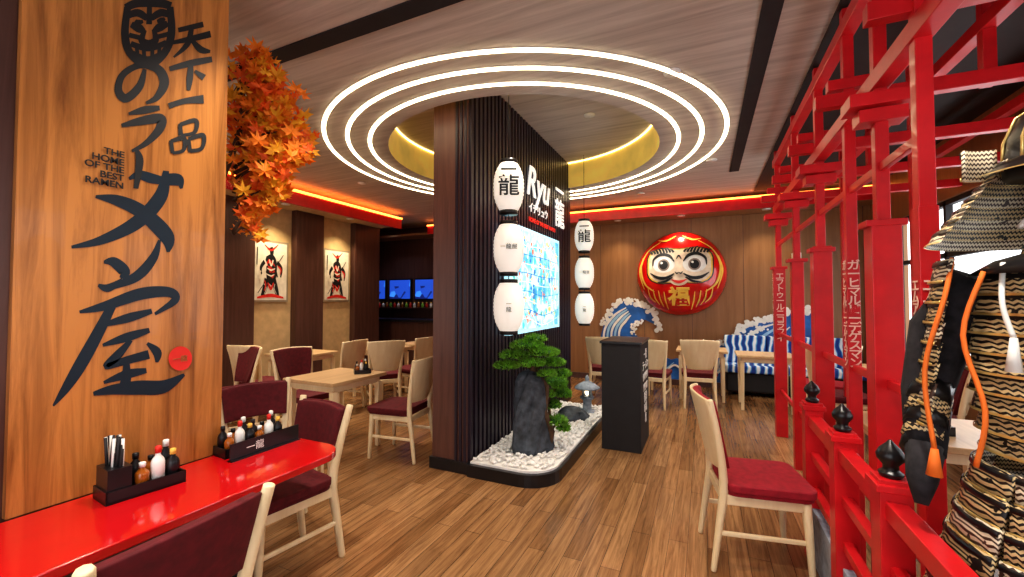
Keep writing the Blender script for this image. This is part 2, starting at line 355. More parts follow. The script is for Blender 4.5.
# rock
RX,RY=-1.47,3.62
b=B()
prof=[(.16,.12),(.175,.17),(.16,.3),(.155,.42),(.14,.55),(.13,.66),(.115,.76),(.085,.82),(.05,.85)]
def rf(an,z): return 1+.16*math.sin(3*an+z*4)+.1*math.sin(5*an+1.3-z*7)+.07*math.sin(11*an+z*20)
b.lathe(prof,(RX,RY,0),STONE,22,smooth=False,rf=rf)
b.fin('upright_slate_rock')
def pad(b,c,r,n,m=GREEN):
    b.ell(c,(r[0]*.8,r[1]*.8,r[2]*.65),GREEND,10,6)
    for i in range(n):
        th=random.random()*2*pi; ph=math.acos(random.uniform(-.5,1)); 
        p=Vector((c[0]+r[0]*math.sin(ph)*math.cos(th),c[1]+r[1]*math.sin(ph)*math.sin(th),c[2]+r[2]*math.cos(ph)))
        d=(Vector((math.sin(ph)*math.cos(th),math.sin(ph)*math.sin(th),math.cos(ph)+.4))+Vector([random.uniform(-.6,.6) for _ in range(3)])).normalized()
        l=random.uniform(.025,.05); s=d.cross(Vector((random.random(),random.random(),.3))).normalized()*.008
        p=p-d*l*.4
        b.add([p-s,p+s,p+d*l],[(0,1,2)],m)
def W(l,f,z): # local offset around the rock
    return (RX+.909*l-.416*f,RY+.416*l+.909*f,z)
b=B()
b.tube([W(.16,-.02,.12),W(.19,-.04,.3),W(.12,-.1,.5),W(.15,-.02,.7),W(.02,-.02,.86),W(.04,0,.97),W(-.04,0,1.08)],[.035,.03,.028,.026,.03,.022,.012],BARK,8)
for l,f,z in ((-.2,0,.93),(.22,0,.93),(.28,.05,.82),(-.1,.1,1.02)):
    b.tube([W(.03,0,.86),W(l*.5,f*.5,z-.02),W(l,f,z)],[.018,.013,.007],BARK,6)
b.tube([W(.18,-.04,.3),W(.24,-.04,.38)],[.014,.008],BARK,6)
for l,f,z,r,h in ((-.03,0,1.08,.15,.05),(-.15,.02,.99,.13,.045),(.12,-.02,1.02,.14,.045),(-.22,-.03,.9,.11,.04),(.0,-.08,.93,.13,.04),(.2,.02,.92,.12,.04),(.28,.0,.82,.09,.04),(.27,.05,.7,.07,.035),(.24,-.04,.4,.09,.05),(.3,-.02,.33,.06,.035),(.05,.03,1.14,.1,.04),(.14,-.1,.84,.08,.035)):
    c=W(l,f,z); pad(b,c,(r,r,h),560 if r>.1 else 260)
b.fin('bonsai_pine')
b=B(); b.lathe([(.16,.12),(.17,.16),(.13,.22),(.07,.26),(.02,.27)],(-1.42,4.75,0),STONE,14,smooth=False,rf=rf); b.fin('dark_boulder')
b=B()
b.tube([(-1.6,4.55,.12),(-1.62,4.52,.35),(-1.55,4.6,.52)],[.02,.016,.01],BARK,6)
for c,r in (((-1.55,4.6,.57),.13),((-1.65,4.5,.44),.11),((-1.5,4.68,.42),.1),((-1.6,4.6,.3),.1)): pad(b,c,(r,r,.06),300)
b.fin('bonsai_pine')
b=B(); c=(-1.32,5.1,0)
b.lathe([(.1,.12),(.1,.15),(.055,.16),(.05,.27),(.085,.3),(.085,.32)],c,GREY,20)
for k in range(4):
    a=pi/4+k*pi/2; b.tube([(c[0]+.055*math.cos(a),c[1]+.055*math.sin(a),.32),(c[0]+.055*math.cos(a),c[1]+.055*math.sin(a),.42)],.014,GREY,6)
b.ell((c[0],c[1],.37),(.03,.03,.04),mat('lantern_glow',(1,.8,.5),.5,es=3),10,6)
b.lathe([(.15,.415),(.155,.43),(.1,.47),(.045,.5),(.02,.51),(.028,.53),(.02,.56),(.004,.58)],c,GREY,20)
b.fin('stone_lantern')
# ---------------------------------------------------------------- paper lanterns
def lantern(x,y,z,r,h,txt,top):
    b=B(); prof=[(r*.5,-h/2)]; n=26
    for i in range(n+1):
        t=i/n; s=-1+2*t; rr=r*(.55+.45*(1-abs(s)**2.6)); rr*=1+(.018 if i%2 else -.018); prof.append((rr,s*h/2*.94))
    prof.append((r*.5,h/2)); b.lathe(prof,(x,y,z),PAPER,28)
    b.lathe([(r*.6,-h/2-.012),(r*.6,-h/2+.02)],(x,y,z),BLACK,24); b.lathe([(r*.6,h/2-.02),(r*.6,h/2+.012)],(x,y,z),BLACK,24)
    b.tube([(x,y,z+h/2),(x,y,top)],.004,BLACKM,6)
    o=b.fin('paper_lantern')
    d=Vector((-x,-y,0)).normalized(); rz=math.atan2(d.y,d.x)+pi/2
    if len(txt)==2:
        for ch,dz,sz in ((txt[0],.11,.14),(txt[1],-.03,.19)): text('lantern_text',ch,sz,(x+d.x*(r*1.05),y+d.y*(r*1.05),z+dz),(pi/2,0,rz),INK,o,.002,.002)
    else: text('lantern_text',txt,.05,(x+d.x*(r*1.04),y+d.y*(r*1.04),z),(pi/2,0,rz),INK,o,.002,0,0,.95)
for (x,y,zs,tp) in ((-1.57,3.36,(2.5,1.955,1.44),H+.38),(-1.55,5.86,(2.41,1.885,1.38),H+.38)):
    t=tp
    for i,z in enumerate(zs):
        lantern(x,y,z,.135,.46,('一龍','一龍屋','一\n龍')[i],t); t=z-.24
# ---------------------------------------------------------------- menu podium
b=B(); b.box(-.96,-.575,4.28,4.9,0,1.06,BLACKM); b.box(-.975,-.56,4.265,4.915,1.06,1.085,BLACK)
o=b.fin('host_podium',.004)
text('menu','一龍\nラーメン\nRAMEN\nMENU\n醤油\n味噌\n塩',.11,(-.57,4.6,.6),FX,WHITE,o,.002)
# ---------------------------------------------------------------- chairs
def chair_mesh(name,seatm,backm,short=False):
    b=B()
    k=.93 if short else 1
    for s in (-1,1):
        b.tube([(s*.205,.21,0),(s*.2,.2,.2),(s*.19,.19,.42)],[.015,.02,.024],CREAM,8)
        rr=[.015+.009*min(1,i/8)-(.008*max(0,i-10)/10) for i in range(21)]
        if short: rr=[.018+.008*min(1,i/8)-(.006*max(0,i-10)/10) for i in range(21)]
        b.tube(catmull([(s*.2,-.27,0),(s*.19,-.235,.25),(s*.187,-.21,.45),(s*.21,-.235,.7*k),(s*.238,-.285,.95*k)],5),rr,CREAM,8)
        b.box(s*.19-.012,s*.19+.012,-.2,.19,.37,.425,CREAM); b.box(s*.195-.009,s*.195+.009,-.24,.2,.2,.225,CREAM)
    b.box(-.19,.19,.178,.202,.37,.425,CREAM); b.box(-.19,.19,-.222,-.198,.37,.425,CREAM)
    b.extr([(x,y) for x,y in rrect(-.22,.22,-.2,.235,.06)],.425,.45,seatm)
    b.extr([(x,y) for x,y in rrect(-.232,.232,-.2,.245,.06)],.45,.49,seatm)
    def P(u,v,off=0,kk=1):
        z=.54+.42*v; w=(.15+.1*v**.8)*kk; x=(2*u-1)
        rd=max(0,(v-.85)/.15); w*=1-.08*rd**2.5
        z-= .012*x*x*v
        y=-.215-.19*max(0,v)*.38-.02*v + .045*x*x-.025
        if short:
            z=.63+.245*v-.01*x*x; w=.2+.018*v; y=-.225-.05*v+.03*x*x-.02
        return (x*w,y+off,z)
    b.slab(12,10,lambda u,v:P(u,v,0,1.03),(0,-.016,0),backm)
    b.slab(12,10,lambda u,v:P(u,v*.96+.02,.0,.95),(0,.032,0),seatm)
    if short:
        b.box(-.19,.19,-.235,-.215,.56,.585,CREAM)
        for q in range(5): b.box(-.13+q*.065-.008,-.13+q*.065+.008,-.232,-.218,.42,.565,CREAM)
    return b.mesh(name)
CH={'a':chair_mesh('dining_chair_cream_back',VELV,CREAM),'b':chair_mesh('dining_chair_full_upholstery',VELV,VELV,True),'c':chair_mesh('dining_chair_crimson',VELR,CREAM)}
for k,x,y,r in (('b',-1.6,.7,94),('b',-2.18,1.62,172),('b',-2.84,2.0,-110),('a',-2.72,3.32,97),('a',-4.0,3.3,-95),('a',-5.1,3.55,8),('a',-4.9,2.95,170),
    ('a',-4.6,4.3,95),('a',-4.1,4.62,50),('a',-4.0,5.2,80),('a',-1.4,6.5,4),('a',-.68,6.35,-5),('a',-.08,6.58,3),('c',.26,2.86,-80),
    ('c',1.35,6.3,80),('a',1.35,5.65,-80),('c',1.85,3.3,90),('a',1.75,4.9,70)):
    place(CH[k],'dining_chair',(x,y,0),r,.006)
def table_mesh(w,d):
    b=B(); b.box(-w/2,w/2,-d/2,d/2,.715,.75,OAKT); b.box(-w/2+.05,w/2-.05,-d/2+.05,d/2-.05,.65,.715,CREAM)
    for sx in (-1,1):
        for sy in (-1,1): b.tube([(sx*(w/2-.06),sy*(d/2-.06),0),(sx*(w/2-.06),sy*(d/2-.06),.66)],[.026,.038],CREAM,4)
    return b.mesh('table')
TM=table_mesh(.66,.7); TL=table_mesh(.7,.6)
tabs=[(TM,-3.36,3.12,0),(TM,-5.25,4.25,0),(TM,-5.2,2.3,0),(TM,-4.7,5.25,0),(TM,-4.5,6.1,0),(TL,-1.1,7.15,0),(TL,-.05,7.15,0),(TL,.75,6.8,0),(TM,1.2,3.25,0),(TM,1.9,5.9,0)]
for me,x,y,r in tabs: place(me,'dining_table',(x,y,0),r,.004)
# wave-patterned upholstered bench below the mural
b=B()
b.box(.3,2.1,7.5,7.93,.06,.36,BLACKM); b.box(.28,2.12,7.46,7.94,.36,.48,BENCHM)
for i in range(3): b.box(.29+i*.61,.29+i*.61+.6,7.8,7.94,.48,.92,BENCHM)
for x in (.36,2.04): b.box(x-.03,x+.03,7.53,7.59,0,.08,BLACK)
b.fin('upholstered_bench',.025,seg=3)
# ---------------------------------------------------------------- condiment caddies
def bottle(b,x,y,z,r,h,m,cap):
    b.lathe([(r,0),(r,h*.6),(r*.85,h*.68),(r*.4,h*.78),(r*.38,h*.86)],(x,y,z),m,14)
    b.lathe([(r*.48,h*.84),(r*.48,h),(r*.3,h*1.02)],(x,y,z),cap,12)
def caddy(x,y,z,rz,w=.3,sticks=True,sc=1):
    M=Matrix.Translation((x,y,z))@Matrix.Rotation(math.radians(rz),4,'Z')@Matrix.Scale(sc,4)
    b=B(); b2=B(); d=.14
    b2.box(-w/2,w/2,-d/2,d/2,0,.012,BLACK)
    b2.box(-w/2,w/2,-d/2,-d/2+.006,0,.05,BLACK);b2.box(-w/2,w/2,d/2-.006,d/2,0,.05,BLACK);b2.box(-w/2,-w/2+.006,-d/2,d/2,0,.05,BLACK);b2.box(w/2-.006,w/2,-d/2,d/2,0,.05,BLACK)
    i=0; xs=-w/2+.035
    if sticks:
        b2.box(-w/2+.006,-w/2+.08,-.06,.06,.01,.13,BLACK)
        for k in range(18):
            px=-w/2+.02+random.random()*.05; py=random.uniform(-.05,.05); b2.tube([(px,py,.1),(px+random.uniform(-.012,.012),py+random.uniform(-.012,.012),.24)],.0055,BLACKM if k%4 else WHITE,5)
        xs+=.085
    cols=[(GLASSA,WHITE),(BLACK,BLACK),(WHITE,SEAL),(GLASSA,BLACK),(BLACK,GOLDP),(BLACK,WHITE)]
    while xs<w/2-.02:
        for yy in (-.035,.035):
            m,c=cols[i%6]; bottle(b2,xs,yy,.012,.024,.11+.025*(i%3),m,c); i+=1
        xs+=.052
    b.add([M@v for v in b2.v],[],BLACK); b.f=b2.f;b.m=b2.m;b.sm=b2.sm;b.mats=b2.mats
    return b.fin('condiment_caddy')
# ---------------------------------------------------------------- red counter table + sign panel
b=B()
b.extr([(-2.165,-.6),(-1.66,-.6)]+[(-1.66-.14+.14*math.cos(a*pi/20),1.62-.14+.14*math.sin(a*pi/20)) for a in range(11)]+[(-2.4,1.62),(-2.4,1.305),(-2.165,1.305)],.715,.75,REDT)
for x,y in ((-1.95,-.4),(-1.95,.5),(-2.28,1.45)): b.box(x-.03,x+.03,y-.03,y+.03,0,.715,BLACK)
b.fin('red_counter_table',.005)
caddy(-2.035,.92,.75,84,.26,True,.95)
caddy(-2.1,1.42,.75,84,.36,False,.9)
b=B(); b.box(-2.005,-2.0,1.24,1.6,.75,.83,BLACK); b.box(-2.02,-1.985,1.24,1.6,.75,.756,BLACK); s2=b.fin('name_plate')
text('plate_mark','一龍',.045,(-1.998,1.36,.79),FX,WHITE,s2,.0005)
b=B(); b.box(-2.75,-2.2,.1,1.27,0,H-.002,DARKW); b.fin('pillar_entrance')
b=B(); b.box(-2.198,-2.17,.6,1.3,.752,H-.01,SIGNW)
sgn=b.fin('calligraphy_sign_panel')
cnt=[0]
def art0(s,t,x=-2.1675):   # artboard -> panel plane
    q=(s-60)/60; y=.718+.175*q+.0205*q*(q-1); D=1.557+.16*q+.0185*q*(q-1)
    return (x,y,1.5+(300-t)*D/420)
def ink(st,m):
    cnt[0]+=1; stroke(b,st,lambda s,t,k=cnt[0]:art0(s,t,-2.1688+k*.00005),m)
b=B()
T=TEAL
for st in ([(163,170,6),(158,196,14),(135,222,14),(100,240,9),(70,247,3)],
    [(93,196,3),(115,200,11),(140,212,14),(165,236,15),(167,252,3)],[(126,178,3),(136,174,8),(150,178,10),(180,184,3)],[(162,176,6),(176,178,9),(179,188,3)],
    [(103,262,3),(113,262,10),(124,272,11),(120,278,3)],[(158,240,3),(152,258,9),(135,277,10),(104,290,3)],[(98,285,3),(108,288,8),(122,280,4)],
    [(80,312,3),(105,306,9),(140,294,12),(168,292,10),(175,300,8),(155,314,3)],[(100,326,3),(128,318,9),(152,311,5)],
    [(112,306,9),(98,335,12),(82,365,13),(68,388,9),(56,405,2)],
    [(104,345,3),(128,337,9),(150,330,5)],[(132,340,4),(118,356,9),(108,366,6),(128,360,8),(150,354,9)],[(148,343,3),(158,352,9),(158,362,3)],
    [(106,382,3),(128,374,9),(148,370,5)],[(128,360,5),(128,378,10),(124,392,8)],[(96,393,4),(115,389,10),(140,387,14),(165,386,13),(186,374,3)]):
    ink(st,T)
for st in ([(139,66,4),(134,84,8),(121,96,9),(113,88,8),(117,72,7),(134,62,7),(152,66,9),(159,80,10),(152,95,7),(141,101,3)],
    [(124,112,3),(140,108,8),(155,106,5)],[(117,124,4),(138,119,9),(156,117,10),(155,128,9),(142,142,6),(128,150,3)],[(132,148,3),(136,160,8),(133,188,5)],
    [(172,26,5),(198,20,6)],[(166,39,4),(185,35,6),(206,30,7)],[(186,22,5),(182,40,6),(168,54,2)],[(186,36,4),(196,46,7),(206,48,3)],
    [(164,66,5),(186,60,7),(208,56,6)],[(186,61,5),(185,75,7),(184,88,4)],[(190,68,3),(200,75,7)],[(164,104,6),(180,99,6),(200,97,9)],
    [(176,122,4),(177,134,5)],[(176,123,4),(192,119,5),(191,131,4),(177,134,3)],[(167,139,4),(169,152,4)],[(167,140,4),(180,137,5),(180,149,4),(169,152,3)],[(185,138,4),(187,151,4)],[(185,138,4),(200,134,5),(199,147,4),(187,150,4)]):
    ink(st,INK)
# guardian mask logo
for st in ([(118,3,8),(130,-2,9),(152,-2,9),(164,1,8)],[(118,12,6),(130,8,8),(140,14,6)],[(144,14,6),(154,8,8),(165,11,6)],[(120,2,7),(118,30,8),(124,50,8),(142,62,8),(158,50,8),(165,30,8),(163,2,7)],
    [(124,20,6),(132,24,9),(138,28,4)],[(146,28,4),(153,23,9),(161,19,6)],[(138,26,4),(135,36,7),(142,40,8),(149,36,7),(147,26,4)],[(124,40,6),(142,45,6),(160,39,6)],[(126,50,6),(142,56,6),(158,49,6)],
    [(130,42,4),(131,50,4)],[(137,44,4),(138,53,4)],[(146,44,4),(146,53,4)],[(153,42,4),(153,50,4)],[(122,31,5),(134,34,5)],[(151,33,5),(162,30,5)],[(142,0,5),(142,20,6)],[(128,16,3),(131,18,6),(136,17,3)],[(150,17,3),(154,16,6),(158,14,3)]):
    ink(st,INK)
R=12
b.add([art0(181+R*math.cos(k*pi/12),358+R*math.sin(k*pi/12),-2.1635) for k in range(24)],[tuple(range(24))],SEAL)
b.fin('calligraphy',parent=sgn)
for i,s in enumerate(('THE','HOME','OF THE','BEST','RAMEN')): text('tagline',s,.036,(-2.1655,.895,2.095-i*.032),FX,INK,sgn,.0008,.0006,0,1,'RIGHT')
text('seal_text','一龍',.03,(-2.162,1.112,1.232),FX,SIGNW,sgn,.001)
# ---------------------------------------------------------------- maple
lf=[]
for k in range(7):
    a=pi/2+(k-3)*.78; R=[.6,.85,.97,1,.97,.85,.6][k]
    lf.append((a-.39,.4)); lf.append((a-.13,R*.68)); lf.append((a,R)); lf.append((a+.13,R*.68))
lf.append((pi/2+3*.78+.39,.3))
def leaves(b,c,r,cnt,s0=.05,s1=.085):
    for i in range(cnt):
        d=Vector([random.gauss(0,1) for _ in range(3)]).normalized()*r*random.uniform(.3,1.2)
        p=c+d; p.z=min(p.z,3.12); s=random.uniform(s0,s1); E=Euler((random.uniform(.9,1.8),random.uniform(-.5,.5),random.uniform(-.2,1.6))).to_matrix()
        vs=[p]+[p+E@Vector((math.cos(a)*q*s,math.sin(a)*q*s,.12*s*math.sin(3*a))) for a,q in lf]
        vs=[Vector((v[0],max(v[1],1.275),min(v[2],3.17))) for v in vs]
        b.add(vs,[(0,k,k+1) for k in range(1,len(lf))],random.choice(ORG+[ORG[0],ORG[2],ORG[0]]))
b=B()
base=Vector((-2.62,1.66,0)); rt=Vector((.909,.416,0))
cl=[(245,1.93,.07),(248,2.06,.1),(268,2.25,.13),(290,2.42,.1),(262,2.45,.15),(286,2.57,.12),(250,2.65,.16),(268,2.75,.14),(243,2.92,.13),(252,3.03,.08),(240,2.3,.15),(238,2.6,.15),(276,2.38,.14),(255,2.18,.12),(258,2.88,.09)]
ctr=[base+rt*((u-235)/420*2.6)+Vector((0,0,z)) for u,z,_ in cl]
b.tube([Vector((-2.6,1.31,1.7)),Vector((-2.62,1.5,2.1)),Vector((-2.58,1.62,2.5)),Vector((-2.6,1.66,2.95))],[.03,.025,.018,.01],BARK,6)
for c in ctr:
    a=Vector((-2.59,1.6,max(1.9,c.z-.15))); b.tube([a,(a+c)/2+Vector((0,0,.03)),c],[.012,.008,.004],BARK,5)
for (u,z,r),c in zip(cl,ctr): leaves(b,c,r,int(36*(r/.13)**2)+6)
b.fin('autumn_maple_branch')
# ---------------------------------------------------------------- posters on left wall
PAPERW=mat('poster_paper',(.85,.8,.72),.7)
for y0 in (3.99,5.25):
    b=B(); b.box(-5.998,-5.97,y0-.03,y0+.56,1.47,2.4,mat('poster_frame',(.35,.28,.2),.5)); b.box(-5.97,-5.965,y0,y0+.53,1.5,2.37,PAPERW)
    for k,(stx,m) in enumerate((([(.5,.92,.08),(.52,.84,.12),(.5,.76,.05)],INK),([(.34,.72,.06),(.5,.66,.3),(.52,.5,.32),(.5,.38,.28),(.46,.28,.2)],INK),([(.4,.68,.1),(.54,.54,.2),(.5,.4,.12)],SEAL),([(.3,.95,.015),(.5,.87,.04),(.72,.98,.015)],SEAL),
        ([(.38,.36,.14),(.32,.2,.13),(.24,.06,.08)],INK),([(.58,.36,.14),(.66,.2,.13),(.73,.05,.08)],INK),([(.12,.12,.015),(.88,.8,.015)],INK),([(.4,.62,.04),(.6,.56,.06),(.7,.4,.04)],INK),([(.35,.5,.05),(.5,.45,.04),(.64,.47,.05)],INK),([(.1,.04,.03),(.5,.08,.06),(.9,.04,.03)],SEAL),([(.68,.66,.08),(.82,.56,.07),(.8,.4,.03)],INK),([(.3,.66,.08),(.2,.56,.07),(.22,.44,.03)],INK),([(.4,.3,.03),(.5,.2,.06),(.58,.3,.03)],SEAL),([(.44,.7,.03),(.5,.6,.04),(.56,.7,.03)],PAPERW),([(.38,.55,.02),(.5,.52,.03),(.62,.55,.02)],PAPERW),([(.36,.45,.015),(.5,.42,.025),(.6,.45,.015)],PAPERW),([(.3,.28,.015),(.36,.2,.02),(.3,.1,.01)],PAPERW),([(.62,.28,.015),(.6,.2,.02),(.68,.1,.01)],PAPERW),([(.08,.6,.02),(.09,.9,.03)],INK),([(.7,.6,.02),(.8,.54,.04),(.78,.45,.02)],SEAL),([(.3,.34,.02),(.34,.26,.04),(.3,.16,.02)],SEAL),([(.2,.5,.02),(.14,.42,.05),(.2,.3,.02)],PAPERW))):
        stroke(b,stx,lambda s,t,k=k:(-5.963+k*.0003,y0+.53*s,1.5+.87*t),m)
    b.fin('samurai_poster')
# ---------------------------------------------------------------- bar area
b=B(); b.box(-7.9,-4.6,7.0,7.5,0,1.05,DARKW); b.box(-7.95,-4.55,6.95,7.55,1.05,1.1,BLACK); b.fin('bar_counter',.004)
for x in (-7.3,-6.55,-5.8):
    b=B(); b.box(x-.32,x+.32,7.93,7.995,1.5,2.0,BLACK); b.box(x-.3,x+.3,7.925,7.93,1.53,1.97,SCREEN); b.fin('menu_screen')
b=B(); b.box(-7.9,-4.7,7.75,7.995,1.3,1.33,DARKW)
for i in range(26): bottle(b,-7.8+i*.115,7.87,1.33,.03,.12,[GLASSA,GREEN,SEAL,WHITE][i%4],GOLDP)
b.fin('bottle_shelf')
# ---------------------------------------------------------------- waves mural on back wall
YW=7.985
b=B(); MW=Matrix(((1,0,0,0),(0,0,1,0),(0,1,0,0),(0,0,0,1)))
def wl(poly,d,m): b.extr(poly,YW-d,YW-d+.008,m,MW)
sea=[(-1.95,0)]+[(-1.95+i*.1,.5+.1*math.sin(i*.7)+.06*math.sin(i*1.7+1)) for i in range(38)]+[(1.75,0)]
wl(sea,.0,BLUE)
w1=[(-1.75,.3),(-1.8,.8),(-1.72,1.12),(-1.58,1.36),(-1.35,1.48),(-1.08,1.44),(-.88,1.3),(-.78,1.15),(-.74,1.0),(-.86,1.08),(-.98,1.14),(-1.12,1.12),(-1.2,1.02),(-1.18,.9),(-1.05,.75),(-.85,.6),(-.7,.3)]
w2=[(.0,.2),(.1,.5),(.3,.6),(.42,.8),(.55,1.0),(.72,1.14),(1.0,1.22),(1.3,1.36),(1.6,1.3),(1.7,.3)]
w3=[(-.1,.1),(-.05,.55),(.12,.75),(.35,.78),(.5,.68),(.56,.55),(.42,.6),(.34,.52),(.4,.4),(.6,.2)]
for i,w in enumerate((w1,w2,w3)): wl(w,.011+.001*i,BLUE)
q=[0]
def fw(d): 
    q[0]+=1; k=q[0]*.00003
    return (lambda x,z:(x,YW-d-k,z))
for i in range(5):
    k=i*.07
    stroke(b,[(-1.72+k,.35,.02),(-1.73+k,.9,.04),(-1.55+k*.8,1.2-k*.3,.045),(-1.32+k*.3,1.36-k*.5,.02)],fw(.016),BLUEL if i%2 else WHITE)
    stroke(b,[(.15+k*3,.2,.02),(.4+k*2.5,.6,.04),(.75+k*2.2,.98-k*.6,.045),(1.1+k,1.14-k*.5,.015)],fw(.016),BLUEL if i%2 else WHITE)
    stroke(b,[(-.05+k,.1,.015),(.02+k,.5,.025),(.2+k*.5,.66-k*.3,.01)],fw(.016),WHITE if i%2 else BLUED)
for i in range(9): stroke(b,[(-1.9+i*.4,.15,.02),(-1.7+i*.4,.35,.035),(-1.5+i*.4,.25,.03),(-1.3+i*.4,.4,.01)],fw(.018),WHITE if i%2 else BLUEL)
def foam(pts,n,r):
    P=catmull(pts,n)
    for x,z in P:
        for _ in range(3):
            rr=random.uniform(.4,1)*r; cx,cz=x+random.uniform(-.05,.05),z+random.uniform(-.05,.05); yy=YW-.022-random.random()*.004
            b.add([(cx+rr*math.cos(k*pi/5),yy,cz+rr*math.sin(k*pi/5)) for k in range(10)],[tuple(range(10))],WHITE)
foam([(-1.74,1.05),(-1.58,1.36),(-1.35,1.48),(-1.08,1.44),(-.88,1.3),(-.74,1.0)],7,.045)
foam([(-1.05,1.12),(-1.18,1.02),(-1.18,.9)],5,.03)
foam([(.42,.8),(.55,1.0),(.72,1.14),(1.0,1.22),(1.3,1.36),(1.6,1.3)],7,.045)
foam([(-.05,.55),(.12,.75),(.35,.78),(.55,.6)],7,.035)
foam([(.6,.85),(.7,.95),(.9,1.05)],4,.03)
b.fin('great_wave_mural')
# ---------------------------------------------------------------- daruma
DX,DZ=-.38,1.94; A,Bd,C=.74,.48,.76
def dy(x,z): return -Bd*math.sqrt(max(0,1-(x/A)**2-(z/C)**2))
b=B()
n=48; rings=14; vs=[];fs=[]
for i in range(rings+1):
    qq=math.sin(pi/2*i/rings)
    for k in range(n):
        a=2*pi*k/n; x=A*qq*math.cos(a); z=C*qq*math.sin(a)*(1-.06*(math.sin(a)<0)*qq); vs.append((x,-Bd*math.sqrt(max(0,1-qq*qq)),z))
for i in range(rings):
    for k in range(n): fs.append((i*n+k,i*n+(k+1)%n,(i+1)*n+(k+1)%n,(i+1)*n+k))
b.add(vs,fs,DRED,True)
def patch(cx,cz,rx,rz,off,m,fn=None,rg=7,sg=36):
    vs=[(cx,dy(cx,cz)-off,cz)];fs=[]
    for i in range(1,rg+1):
        for k in range(sg):
            a=2*pi*k/sg; g=fn(a) if fn else 1; x=cx+rx*g*i/rg*math.cos(a); z=cz+rz*g*i/rg*math.sin(a); vs.append((x,dy(x,z)-off,z))
    for k in range(sg): fs.append((0,1+k,1+(k+1)%sg))
    for i in range(rg-1):
        for k in range(sg): fs.append((1+i*sg+k,1+i*sg+(k+1)%sg,1+(i+1)*sg+(k+1)%sg,1+(i+1)*sg+k))
    b.add(vs,fs,m,True)
dc=[0]
def dst(pts,off,m):
    dc[0]+=1; k=dc[0]*.0001
    stroke(b,pts,lambda x,z:(x,dy(x,z)-off-k,z),m)
lob=lambda a:1+.1*math.cos(2*a)-.1*math.cos(4*a)
patch(0,.14,.53,.36,.005,BLACK,lob); patch(0,.14,.51,.345,.008,GOLDP,lob)
patch(0,.14,.485,.325,.011,SKIN,lob)
patch(0,-.05,.17,.15,.011,SKIN)
IR=mat('daruma_iris',(.3,.24,.2),.3)
for s in (-1,1):
    patch(s*.24,.16,.17,.15,.014,WHITE,lambda a:1+.06*math.cos(2*a)); patch(s*.24,.15,.095,.1,.018,IR); patch(s*.24,.15,.07,.075,.022,INK); patch(s*.24-.03,.185,.02,.02,.026,WHITE)
    dst([(s*.07,.2,.015),(s*.15,.3,.05),(s*.28,.33,.05),(s*.4,.26,.035),(s*.42,.14,.015)],.024,INK)
    for k in range(8):
        x=.08+k*.05; dst([(s*x,.36-.002*k,.035),(s*(x+.03),.43-.03*abs(k-3)*.3,.03),(s*(x+.07),.46-.05*abs(k-3)*.3,.006)],.02,INK)
    dst([(s*.07,.0,.02),(s*.2,-.07,.05),(s*.34,-.06,.05),(s*.46,.02,.01)],.02,INK)
    dst([(s*.1,-.06,.02),(s*.22,-.13,.04),(s*.34,-.14,.01)],.02,INK)
    dst([(s*.3,.56,.01),(s*.5,.42,.02),(s*.62,.2,.035),(s*.62,0,.035),(s*.55,-.18,.03),(s*.4,-.3,.015)],.01,GOLDP)
    dst([(s*.6,.3,.01),(s*.66,.05,.025),(s*.58,-.25,.012)],.01,GOLDP)
    dst([(s*.05,.66,.01),(s*.2,.58,.03),(s*.34,.6,.01)],.01,GOLDP)
    for k in range(4): dst([(s*(.24+k*.09),-.3+.02*k,.012),(s*(.22+k*.085),-.45+.02*k,.022),(s*(.18+k*.07),-.6+.04*k,.01)],.01,GOLDP)
patch(0,.04,.07,.06,.03,SKIN); dst([(-.06,.03,.012),(-.03,.0,.02),(0,.02,.01),(.03,0,.02),(.06,.03,.012)],.034,INK)
dst([(-.12,-.1,.015),(0,-.14,.05),(.12,-.1,.015)],.02,SEAL); dst([(-.04,.24,.01),(0,.3,.03),(.04,.24,.01)],.02,INK)
# short mounting collar to the wall
b.add([(A*.9*math.cos(2*pi*k/32),y,C*.9*math.sin(2*pi*k/32)) for y in (-.12,.04) for k in range(32)],[(k,(k+1)%32,32+(k+1)%32,32+k) for k in range(32)],DRED,True)
b.v=[v+Vector((DX,7.955,DZ)) for v in b.v]
o=b.fin('daruma_wall_ornament')
text('fuku','福',.34,(DX,7.955-Bd*.93,DZ-.4),(pi/2+.35,0,0),GOLDP,o,.01,.01)
b=B(); b.box(1.28,1.4,7.9,7.998,2.0,2.25,WHITE); b.fin('wall_sconce',.01)
# ---------------------------------------------------------------- red lattice screen
b=B(); PX=.76
ys=[2.08,2.5,2.96,3.64,4.5,5.5]
TP=H-.03
for i,y in enumerate(ys):
    b.box(PX-.026,PX+.026,y-.026,y+.026,0,TP,RED)
    w=(.03,.055,.03,.055,.045,.055)[i]
    b.box(PX-w,PX+w,y-w,y+w,0,(1.85,1.85,1.7,1.88,1.85,1.85)[i],RED)
    if w>.04:
        b.box(PX-.075,PX+.075,y-.06,y+.06,1.84,1.87,RED)
        for z,hw in ((2.4,.13),(2.33,.09)): b.box(PX-hw,PX+hw,y-hw*.6,y+hw*.6,z,z+.06,RED)
for z in (2.5,3.02): b.box(PX-.035,PX+.035,1.0,5.6,z-.01,z+.07,RED)
for z in (2.12,1.12,.5): b.box(PX-.012,PX+.012,2.08,5.5,z-.02,z+.02,RED)
for x in (1.35,2.1):
    b.box(x-.033,x+.033,1.02,5.58,2.9,2.97,RED)
for k in range(6):
    y=1.25+k*.85; b.box(PX-.16,2.28,y-.03,y+.03,2.605,2.68,RED)
    b.box(PX-.1,PX+.1,y-.03,y+.03,2.7,2.76,RED)
